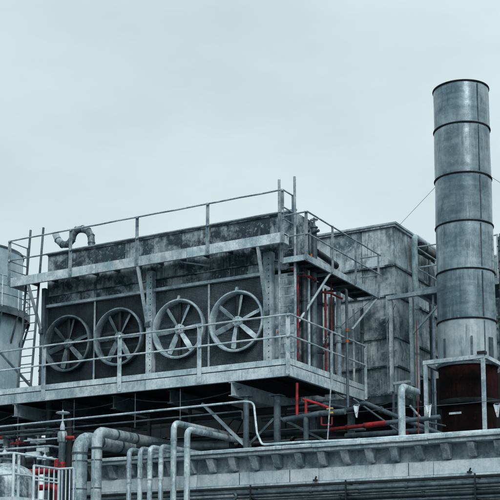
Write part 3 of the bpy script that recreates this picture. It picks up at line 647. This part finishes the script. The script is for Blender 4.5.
# ================================================================== ROOF PIPEWORK (right, under tower)
a = onX(362, 404, .6)
Y1 = 2.6
def PP(x, y, Y=Y1): return onY(x, y, Y)
pipe('sloping_pipe', [PP(262, 420), PP(336, 412), PP(352, 409), PP(364, 402.5), PP(398, 417), PP(446, 436)], .06, 'mid', 'grey pipe humped in the middle and sloping down right to the roof', fil=.25, flanges=[(PP(381, 409.8), PP(398, 417)-PP(364, 402.5))])
pipe('roof_run', [PP(330, 429.6, 2.2), PP(366, 425.5, 2.2)], .05, 'dark_red', 'dull red pipe end lying low on the roof behind the eave', flanges=[(PP(347, 427.6, 2.2), (1, 0, 0)), (PP(365, 425.6, 2.2), (1, 0, 0))])
pipe('roof_run', [PP(366, 425.5, 2.2), PP(386, 423, 2.2)], .068, 'red', 'bright red length of pipe lying low on the roof')
pipe('roof_run', [PP(386, 423, 2.2), PP(440, 417, 2.2)], .062, 'mid', 'grey length of pipe right of the bright red one on the roof')
b0 = PP(402, 432, .4); b0.z = 5.0
b1 = PP(402.5, 386, .4)
pipe('elbow_pipe', [b0, (b0.x, .4, b1.z), (b0.x, 1.35, b1.z)], .085, 'pipe', 'upright grey pipe on the eave ending in an elbow, left of the chimney', fil=.17, flanges=[((b0.x, .4, 5.05), (0, 0, 1))], fr=1.4)
c0 = PP(418.5, 320, 2.0); c1 = PP(418.5, 430, 2.0)
tag(MB().cyl((c1.x, 2.0, 5.0), (c1.x, 2.0, c0.z), .014, 8).build('red_conduit', 'dark_red'), 'thin dull red vertical conduit between the tower and the chimney', 'conduit')
# red hydrant loop below platform corner
Yr = .35
q = lambda x, y: onY(x, y, Yr)
t = thing('red_loop', q(301, 416), 'red U-shaped pipe loop hanging under the corner of the platform', 'pipe')
MB().tube([q(297, 383), q(297, 416), q(306, 416), q(306, 400)], .034, 10, .05).build('loop', 'red', t)
MB().tube([q(303, 399), q(319, 404), q(331, 408.5)], .032, 10, .05).build('arm', 'red', t)
t = thing('red_valve', q(328, 412), 'red valve with yellow tag where the hose hangs below the platform', 'valve')
MB().cyl(q(325, 413.5), q(335, 411.5), .055, 12).build('body', 'red', t)
MB().cyl(q(328, 409.5)+Vector((0, -.06, 0)), q(334, 408.5)+Vector((0, -.06, 0)), .022, 8).build('tag', 'yellow', t)
MB().cyl(q(331, 413.5)+Vector((0, -.06, 0)), q(334.5, 413)+Vector((0, -.06, 0)), .025, 8).build('tag', 'yellow', t)
MB().tube([q(321.5, 417), q(321.5, 425), q(332, 425), q(332, 417)], .02, 8, .03).build('loop', 'dark_red', t)
MB().cyl(q(306, 417), q(306, 440), .065, 12).build('stand', 'mid', t)
MB().tube([q(284, 420), q(320, 413.5), q(345, 411.5)], .07, 12, .1).build('feed', 'mid', t)
tag(MB().tube([onY(331, 347, -.02), onY(331, 384, -.03), onY(329.5, 410, -.1), onY(327.5, 441, -.2)], .016, 8, .2).build('hanging_rope', 'rope'), 'pale rope hanging from the platform rail down to the eave', 'rope')

# ================================================================== RISERS IN FRONT OF THE EAVE
VY = -1.3
risers = [(79.5, 431, .195, 'fat lagged riser bending back over the roof, at the left', 3.5),
          (96.5, 426, .135, 'second lagged riser, its elbow topping the fat one', 5.0),
          (129, 447, .062, 'stained short riser, leftmost of the four alike', 2.2),
          (140, 446, .062, 'short riser, second of the four alike', 2.2),
          (149.8, 444.5, .062, 'short riser, third of the four alike', 2.2),
          (160.8, 443.5, .062, 'short riser, rightmost of the four alike', 2.2),
          (173.5, 419.5, .075, 'tall thin riser arching back over the roof, left of the pair', 2.6),
          (187, 426, .075, 'tall thin riser arching back over the roof, right of the pair', 3.0)]
for i, (px, py, r, lab, back) in enumerate(risers):
    p = onY(px, 470, VY); zt = onY(px, py, VY).z-r
    fl = [((p.x, VY, zt-.42), (0, 0, 1))]
    if r > .1: fl = [((p.x, VY, zt-.38-.05*i), (0, 0, 1)), ((p.x, VY+.75, zt), (0, 1, 0)), ((p.x, VY+1.6, zt), (0, 1, 0))]
    pipe('riser_pipe', [(p.x, VY, 0), (p.x, VY, zt), (p.x, VY+back, zt), (p.x-.15, VY+back, 5.0)], r, 'pipe', lab, group='risers in front of the eave', fil=r*1.75 if r > .1 else r*2.4, n=18 if r > .1 else 12, flanges=fl, fr=1.07 if r > .1 else 1.12, fmat='mid' if r > .1 else None)
for o in [o for o in bpy.data.objects if o.get('group') == 'risers in front of the eave']:
    x, y = o.location.x, o.location.y; r = {True: .195, False: .135}[o['label'].startswith('fat')] if 'lagged' in o['label'] else .07
    for z in ((4.9, 4.2, 3.5) if r > .1 else (4.35+.08*math.sin(x*9), 3.6)):
        MB().cyl((x, y, z), (x, y, z+.035), r*1.03, 18).build('strap', 'mid' if r > .1 else 'pipe', o)
    if r > .1: MB().bar((x+r*.2, y-r*.985, 3.0), (x+r*.2, y-r*.985, 5.1), .03, .012, (0, -1, 0)).build('lagging_seam', 'pipe', o)
tag(MB().cyl((-6.3, 1.0, 5.55), (-2.2, 1.0, 5.35), .15, 16).build('crossing_pipe', 'pipe_dark'), 'dark pipe crossing behind the two lagged risers', 'pipe')

# ================================================================== LEFT SIDE
# round tank with gallery
TY = 5.0; tr = 1.9
tcx = onY(20.5, 330, TY+.5*tr).x-tr*.866; gw = .26
tk = thing('round_tank', (tcx, TY, 0), 'pale round tank with a railed gallery at the left edge', 'tank')
for i, (z0, z1) in enumerate(((0, 4), (4.01, 8.4), (8.41, 10.9), (10.91, 13.2))):
    MB().lathe((tcx, TY, 0), [(tr, z0), (tr, z1)], 64).build('shell_course', 'tank', tk)
MB().lathe((tcx, TY, 13.2), [(tr+.03, 0), (tr+.03, .06), (tr*.6, .16), (0, .2), (0, .01)], 64).build('lid', 'mid', tk)
MB().lathe((tcx, TY, 11.05), [(tr+.02, -.12), (tr+gw, -.12), (tr+gw, .06), (tr+.02, .06)], 64, 'Z', True).build('gallery_deck', 'dark', tk)
MB().lathe((tcx, TY, 11.05), [(tr+gw+.005, -.15), (tr+gw+.025, -.15), (tr+gw+.025, .10), (tr+gw+.005, .10)], 64, 'Z', True).build('gallery_edge', 'mid', tk)
for zz in (.5, .8, 1.12): MB().lathe((tcx, TY, 11.05+zz), [(tr+gw-.01, -.018), (tr+gw+.025, 0), (tr+gw-.01, .018)], 64, 'Z', True).build('gallery_rail', 'rail', tk)
for k in range(18):
    a_ = 2*math.pi*k/18+.1; c = Vector((tcx+(tr+gw+.007)*math.cos(a_), TY+(tr+gw+.007)*math.sin(a_), 0)); MB().cyl(c+Vector((0, 0, 11.1)), c+Vector((0, 0, 12.18)), .025, 8).build('gallery_post', 'rail', tk)
    c2 = Vector((tcx+(tr)*math.cos(a_), TY+(tr)*math.sin(a_), 10.0)); MB().bar(c2, c+Vector((0, 0, 10.95)), .05, .05).build('bracket', 'mid', tk)
# small stair tower bits between tank and casing
t = thing('lattice_stair', (-10.2, 3, 0), 'dark lattice stair frame seen through the gap beside the casing', 'stair')
for x, y in ((-9.9, 2.6), (-9.2, 2.6)): MB().bar((x, y, 0), (x, y, 9.6), .05, .05).build('post', 'mid', t)
for k in range(12): MB().bar((-9.9, 2.6, 7.0+k*.22), (-9.2, 2.6, 7.0+k*.22), .14, .02).build('tread', 'mid', t)
MB().bar((-12.2, 2.4, 9.8), (-9.9, 2.5, 7.6), .07, .07).build('stringer', 'mid', t)
MB().bar((-9.9, 2.55, 8.3), (-9.0, 2.55, 7.1), .05, .05).build('brace', 'mid', t)

# domed vessel, white cage, red pipes, wheel valve
VX = onY(2, 470, -2.2).x
dv = thing('domed_vessel', (VX, -2.0, 0), 'streaked blue-grey domed vessel behind the white railing', 'vessel')
prof = [(.0, 0)]+[(.78, 0), (.78, 2.0), (.78, 4.35)]+[(.78*math.cos(R(k*9)), 4.35+.55*math.sin(R(k*9))) for k in range(1, 10)]+[(0, 4.9)]
MB().lathe((VX, -2.0, 0), prof, 48).build('shell', 'dome', dv)
MB().lathe((VX, -2.0, 4.88), [(0, 0), (.12, 0), (.12, .1), (.17, .1), (.17, .14), (0, .14)], 20).build('nozzle', 'mid', dv)
CX0 = onY(14, 453, -3.2)
cg = thing('white_railing', (CX0.x, -3.2, 3.3), 'white tubular guard railing at the lower left corner', 'railing')
zt = CX0.z; wr = .028
ex = onX(62, 463.5, CX0.x)
MB().cyl((CX0.x-4, -3.2, zt-.02), (CX0.x, -3.2, zt), wr, 10).build('top_rail', 'white', cg)
MB().cyl((CX0.x, -3.2, zt), (CX0.x, ex.y, zt), wr, 10).build('top_rail', 'white', cg)
MB().cyl((CX0.x-4, -3.2, zt-.52), (CX0.x, -3.2, zt-.5), wr, 10).build('mid_rail', 'white', cg)
MB().cyl((CX0.x, -3.2, zt-.5), (CX0.x, ex.y, zt-.5), wr, 10).build('mid_rail', 'white', cg)
for p in ((CX0.x, -3.2), (CX0.x, ex.y), (CX0.x-1.5, -3.2), (CX0.x-.1, -2.9)): MB().cyl((p[0], p[1], 3.0), (p[0], p[1], zt), .035, 10).build('post', 'white', cg)
MB().box((CX0.x-4, -3.25, 3.72), (CX0.x+.04, -3.16, 3.92)).build('toe_board', 'white', cg)
MB().box((CX0.x+.045, -3.25, 3.72), (CX0.x+.08, ex.y, 3.92)).build('toe_board', 'white', cg)
MB().box((CX0.x-4, -3.1, 3.6), (CX0.x, ex.y, 3.7)).build('floor', 'mid', cg)
for x, y in ((CX0.x-.1, -3.05), (CX0.x-.1, ex.y-.1)): MB().box((x-.07, y-.07, 0), (x+.07, y+.07, 3.6)).build('leg', 'mid', cg)
# white gate with uprights
g0 = onY(34, 465.5, -3.0); gx = g0.x; ge = onX(59, 469, gx); gz = g0.z
gt = thing('white_gate', (gx, -3.0, 3.2), 'white barred gate in front of the red pipes', 'gate')
MB().cyl((gx, -3.0, gz), (gx, ge.y, gz), .028, 10).build('top_rail', 'white', gt)
MB().cyl((gx, ge.y, gz), (gx+.45, ge.y, gz), .028, 10).build('top_rail', 'white', gt)
MB().cyl((gx, -3.0, gz-.34), (gx, ge.y, gz-.34), .02, 10).build('mid_rail', 'white', gt)
nb = 5
for k in range(nb+1):
    y = -3.0+(ge.y+3.0)*k/nb; MB().cyl((gx, y, 3.0), (gx, y, gz), .032 if k in (0, nb) else .017, 10).build('bar', 'white', gt)
for k in range(4): MB().cyl((gx+.1+k*.12, ge.y, 3.0), (gx+.1+k*.12, ge.y, gz), .016, 8).build('bar', 'white', gt)
MB().box((gx-.03, -3.0, 2.95), (gx+.5, ge.y+.03, 2.998)).build('sill', 'white', gt)
MB().box((gx-.05, -2.9, 0), (gx+.05, -2.8, 2.95)).build('leg', 'mid', gt); MB().box((gx+.35, ge.y-.05, 0), (gx+.45, ge.y+.02, 2.95)).build('leg', 'mid', gt)
YR = -1.6
for y0, x0, x1, bend, lab in ((472, 25, 57, 1, 'thick red pipe behind the white gate, upper one'), (487.5, 34, 57, -1, 'thick red pipe behind the white gate, lower one')):
    a = onY(x0, y0+.5, YR); b = onY(x1, y0-2.5, YR); b.z = a.z
    e = onY(60, 459, YR) if bend > 0 else onY(57, 520, YR)
    pipe('red_main', [a, b, (b.x, YR, e.z)], .075, 'red', lab, group='red mains behind the gate', fil=.12, n=14, flanges=[((a.x+.05, YR, a.z), (1, 0, 0))], fr=1.2)
vx = onY(62.5, 430, YR).x
def vz(y): return onY(62.5, y, YR).z
vv = thing('wheel_valve', (vx, YR, vz(470)), 'upright gate valve with handwheel beside the fat lagged riser', 'valve')
hw = MB().lathe((vx, YR, vz(413)), [(.155, -.018), (.18, 0), (.155, .018), (.13, 0)], 28, 'Z', True).build('handwheel', 'galv', vv)
for k in range(3):
    a_ = R(60*k+10); d = Vector((math.cos(a_)*.15, math.sin(a_)*.15, 0)); c = Vector((vx, YR, vz(413))); MB().cyl(c-d, c+d, .014, 8).build('spoke', 'galv', hw)
MB().cyl((vx, YR, vz(430)), (vx, YR, vz(410)), .02, 10).build('stem', 'galv', vv)
MB().lathe((vx, YR, vz(430)), [(0, 0), (.06, 0), (.06, .08), (.03, .2), (0, .2)], 16).build('gland', 'galv', vv)
MB().lathe((vx, YR, vz(442)), [(0, 0), (.11, 0), (.12, .03), (.12, .22), (.10, .26), (0, .26)], 24).build('bonnet', 'tower', vv)
MB().cyl((vx, YR, vz(462)), (vx, YR, vz(442)), .085, 18).build('body', 'mid', vv)
MB().cyl((vx, YR, vz(470)), (vx, YR, vz(462)), .095, 18).build('base_flange', 'red_worn', vv)
MB().cyl((vx+.12, YR, vz(438)), (vx+.3, YR+.1, vz(438)), .05, 12).build('side_port', 'red', vv)
MB().cyl((vx, YR, 0), (vx, YR, vz(470)), .08, 14).build('lower_stem', 'mid', vv)
# pipe clutter further back at left
cl = [(1.0, 428, .07, 'pipe_dark', 'dark pipe run under the platform at far left, upper'), (.6, 437, .05, 'mid', 'grey pipe run behind the wheel valve'), (.9, 446, .08, 'pipe_dark', 'dark pipe run above the white railing'),
      (1.6, 419, .045, 'mid', 'thin grey pipe run below the platform at far left'), (2.2, 452, .09, 'mid', 'thick grey pipe run low behind the white railing')]
for y, py, r, m, lab in cl:
    a = onY(-6, py+1, y); b = onY(70, py-3, y)
    pipe('left_pipe_run', [a, (b.x, y, a.z), (b.x+.4, y+.6, a.z)], r, m, lab, group='pipe runs at lower left', flanges=[((a.x+.8, y, a.z), (1, 0, 0)), ((a.x+2.3, y, a.z), (1, 0, 0))], fr=1.35)
for px, py, y, wd, ht, lab in ((20, 430, 1.9, .35, .14, 'small white box on the pipe run at far left'), (32, 445, 1.9, .4, .2, 'white box above the red pipe at lower left'), (36, 452, .2, .3, .13, 'low white box behind the gate'), (25, 458, .2, .5, .16, 'long white box behind the railing')):
    c = onY(px, py, y); t = thing('junction_box', c, lab, 'box', 'white boxes among the left pipes')
    cs = MB().box(c, c+Vector((wd, .2, ht))).build('case', 'white', t, .01); MB().box(c+Vector((.02, -.012, .02)), c+Vector((wd-.02, -.002, ht-.02))).build('cover', 'white', cs)
    MB().cyl(c+Vector((wd/2, .1, -.5)), c+Vector((wd/2, .1, -.002)), .02, 8).build('stem', 'mid', t)
for px, y, lab in ((6, .4, 'dark standpipe at the far left edge'), (12, .7, 'grey standpipe left of the white box'), (48, 1.1, 'thick grey standpipe behind the wheel valve')):
    b = onY(px, 460, y); top = onY(px, 436 if px < 20 else 400, y)
    pipe('standpipe', [(b.x, y, 0), (b.x, y, top.z)], .09, 'mid', lab, group='standpipes at lower left', flanges=[((b.x, y, top.z-.05), (0, 0, 1))])
a = onY(-2, 438, .5); b = onY(8, 438, .5); b.z = a.z
pipe('red_stub', [a, b], .05, 'red', 'short red pipe stub at the far left edge')
lh = thing('pale_shed', (-15.5, 11, 0), 'pale shed glimpsed under the platform at far left', 'building')
c0 = onY(2, 424, 6.4); c1 = onY(29, 411, 6.4)
MB().box((c0.x-3, 6.4, 0), (c1.x, 6.85, c1.z)).build('wall', 'wall', lh)
for px in (10, 18):
    p = onY(px, 418, 6.38); MB().box((p.x, 6.36, p.z-.3), (p.x+.06, 6.395, c1.z)).build('mullion', 'dark', lh)
MB().box((c0.x-3, 6.3, c1.z), (c1.x+.1, 6.9, c1.z+.08)).build('roof', 'mid', lh)

# ================================================================== SMALL CABLES AND CLUTTER
def sag(a, b, d, n=14):
    a = Vector(a); b = Vector(b); return [a+(b-a)*(k/n)-Vector((0, 0, d*4*(k/n)*(1-k/n))) for k in range(n+1)]
for a, b, d, r, lab in (((-8.2, .3, 6.7), (-4.9, .3, 6.72), .16, .012, 'sagging cable under the platform above the fat risers'),
        ((-4.9, .35, 6.72), (-1.5, .3, 6.7), .2, .012, 'sagging cable under the platform above the arched pipes'),
        ((.02, 2.4, 6.8), (.55, 5.1, 6.9), .25, .012, 'sagging cable from the platform side to the tower base'),
        ((-12, .2, 6.6), (-8.7, .3, 6.65), .3, .014, 'sagging cable at the far left under the platform')):
    tag(MB().tube(sag(a, b, d), r, 6).build('cable', 'pipe_dark'), lab, 'cable', 'loose cables under the platform')
bx = thing('switch_box', (-.62, .68, 8.0), 'small grey switch box with orange button beside the right-hand ladder', 'box')
cs = MB().box((-.80, .80, 8.02), (-.66, .925, 8.22)).build('case', 'galv', bx, .008)
MB().cyl((-.73, .80, 8.12), (-.73, .78, 8.12), .03, 12).build('button', 'orange', cs)
MB().cyl((-.73, .86, 7.2), (-.73, .86, 8.018), .014, 8).build('conduit', 'mid', bx)
for k, (x, z) in enumerate(((-3.0, 5.62), (-.1, 5.72), (1.0, 5.9))):
    y = 4.0+k*.2
    pipe('cross_pipe', [(x-1.6, y, z), (x+1.0, y, z), (x+1.0, y, 5.0)], .05+.015*k, 'mid', ('grey pipe dropping to the roof behind the diagonal brace', 'grey pipe dropping to the roof behind the red loop', 'grey pipe dropping to the roof under the tower')[k], group='dropping pipes on the roof', fil=.12, flanges=[((x, y, z), (1, 0, 0))])

# thin pipes, struts and cables that crowd the roof round the tower foot
for k, (x0, y0, z0, x1, y1, z1, r, m, lab) in enumerate((
    (.2, 3.2, 6.7, 2.4, 3.4, 5.05, .028, 'mid', 'thin sloping strut behind the humped pipe'),
    (1.3, 4.4, 6.6, 2.6, 4.4, 5.1, .03, 'galv', 'pale sloping strut left of the chimney frame'),
    (1.5, 3.0, 6.15, 2.9, 3.0, 5.75, .025, 'mid', 'thin pipe sloping towards the chimney base'),
    (-.9, 1.6, 6.3, .2, 1.6, 6.34, .03, 'mid', 'thin level pipe behind the corner column'),
    (-2.4, 2.4, 5.9, .9, 2.4, 5.75, .035, 'mid', 'long thin pipe crossing behind the red loop'),
    (.75, 4.9, 5.0, .75, 4.9, 6.85, .035, 'mid', 'thin upright under the tower corner'),
    (1.9, 4.3, 5.0, 1.9, 4.3, 7.2, .03, 'mid', 'thin upright between the trestle and the chimney'),
    (-7.6, 1.4, 5.2, -7.6, 1.4, 6.6, .03, 'mid', 'thin upright behind the fat lagged riser'),
    (-5.9, 1.8, 6.1, -2.2, 1.8, 6.25, .028, 'mid', 'thin level pipe high in the shade under the deck'))):
    tag(MB().tube([(x0, y0, z0), ((x0+x1)/2, (y0+y1)/2, (z0+z1)/2-.01), (x1, y1, z1)], r, 8).build('thin_pipe', m), lab, 'pipe', 'thin pipes on the roof')
bxs = thing('roof_vessel', (1.15, 5.6, 5.0), 'small dark horizontal vessel on the roof under the tower', 'vessel')
MB().tube([(.75, 3.9, 5.42), (2.05, 3.9, 5.42)], .2, 20).build('shell', 'mid', bxs)
for x in (.95, 1.85): MB().box((x-.04, 3.75, 5.0), (x+.04, 4.05, 5.25)).build('saddle', 'dark', bxs)
MB().cyl((1.4, 3.9, 5.6), (1.4, 3.9, 5.85), .06, 12).build('nozzle', 'dark_red', bxs)

# conduits and brackets crowding the gap between casing, tower and chimney
for k, (x, y, z0, z1, r, m, lab) in enumerate((
    (.40, 5.05, 7.1, 9.85, .022, 'galv', 'thin pale conduit up the front corner of the tower'),
    (-.35, 5.02, 7.1, 9.6, .05, 'mid', 'grey pipe up the front of the tower behind the drop pipe'),
    (-.62, 5.04, 7.1, 9.6, .03, 'galv', 'thin pale pipe up the front of the tower'),
    (1.05, 6.7, 5.0, 11.2, .04, 'mid', 'grey pipe up the side of the tower behind the downpipe'),
    (1.12, 7.4, 5.0, 11.0, .055, 'pipe_dark', 'dark pipe up the side of the tower'),
    (1.75, 5.1, 5.0, 9.72, .03, 'galv', 'thin pale upright under the chimney platform'),
    (-.30, 3.4, 7.15, 9.7, .07, 'galv', 'pale pipe deep in the recess beside the tower'),
    (-.75, 3.9, 7.15, 9.7, .09, 'mid', 'grey pipe deepest in the recess beside the tower'))):
    pipe('upright_pipe', [(x, y, z0), (x, y, z1)], r, m, lab, group='upright pipes round the tower', flanges=[((x, y, z0+(z1-z0)*f), (0, 0, 1)) for f in (.28+.03*k, .74-.02*k)], fr=1.35)
for z, lab in ((9.25, 'pale bracket arm on the tower corner under the side platform'), (8.3, 'pale bracket arm on the tower corner beside the trestle')):
    t = thing('bracket_arm', (.55, 5.1, z), lab, 'bracket', 'bracket arms on the tower')
    MB().bar((.2, 5.1, z), (.66, 5.1, z+.02), .05, .06).build('arm', 'galv', t); MB().bar((.3, 5.1, z-.2), (.6, 5.1, z-.03), .03, .03).build('stay', 'galv', t)
tag(MB().tube(sag((.1, 4.4, 8.4), (.64, 5.1, 9.6), .2), .01, 6).build('cable', 'pipe_dark'), 'slack cable from the platform rail up to the tower corner', 'cable')
tag(MB().cyl((SXR-.05, 4.6, 9.74), (-.05, 1.9, 8.0), .012, 6).build('tie_rod', 'mid'), 'thin tie rod slanting down under the side platform', 'rod')
# lattice, small valves and thin runs at the far left under the platform
lt = thing('lattice_brace', (-10.5, 3.2, 4.5), 'light lattice bracing in front of the pale shed at far left', 'brace')
for (a, b) in (((-1, 425), (14, 408)), ((6, 426), (22, 408)), ((0, 409), (16, 426)), ((14, 409), (30, 426)), ((-2, 426), (34, 421.5))):
    MB().bar(onY(a[0], a[1], 3.2), onY(b[0], b[1], 3.2), .05, .05).build('bar', 'mid', lt)
for px, py, y, m, lab in ((18, 437, .3, 'red_worn', 'small red handwheel valve at far left'), (38, 436, .3, 'galv', 'small grey handwheel valve left of the tall wheel valve'), (45, 452, -.4, 'white', 'small white handwheel valve above the white gate'), (5, 447, -.6, 'galv', 'small grey handwheel valve above the domed vessel')):
    p = onY(px, py, y); t = thing('small_valve', p-Vector((0, 0, .22)), lab, 'valve', 'small valves among the left pipes')
    MB().lathe(p-Vector((0, 0, .22)), [(0, 0), (.06, 0), (.07, .05), (.05, .12), (.02, .14), (.015, .24), (0, .24)], 14).build('body', m, t)
    hw = MB().lathe(p, [(.07, -.01), (.085, 0), (.07, .01), (.06, 0)], 18, 'Z', True).build('handwheel', m, t)
    MB().cyl(p-Vector((.07, 0, 0)), p+Vector((.07, 0, 0)), .009, 6).build('spoke', m, hw)
    MB().cyl(p-Vector((0, 0, .8)), p-Vector((0, 0, .221)), .03, 8).build('stem_pipe', 'mid', t)
    MB().tube([p-Vector((.25, 0, .17)), p+Vector((.25, 0, -.17))], .035, 10).build('branch', m, t)
for k, (p0, p1, y, r, m, lab) in enumerate((((-2, 433), (44, 428), .1, .03, 'mid', 'thin grey pipe left of the tall wheel valve, upper'), ((-2, 450), (50, 444), -.3, .03, 'galv', 'thin pale pipe above the white railing'), ((24, 441), (60, 437), .2, .022, 'galv', 'thin pale pipe just left of the tall wheel valve'), ((-2, 421), (60, 414), 1.2, .02, 'mid', 'thin grey pipe close under the platform at far left'), ((66, 441), (92, 438), .6, .03, 'mid', 'thin grey pipe behind the fat lagged elbow'))):
    a = onY(*p0, y); b = onY(*p1, y); b.z = a.z
    tag(MB().tube([a, b, b+Vector((0, .5, 0))], r, 8, .06).build('thin_pipe', m), lab, 'pipe', 'thin pipes at lower left')
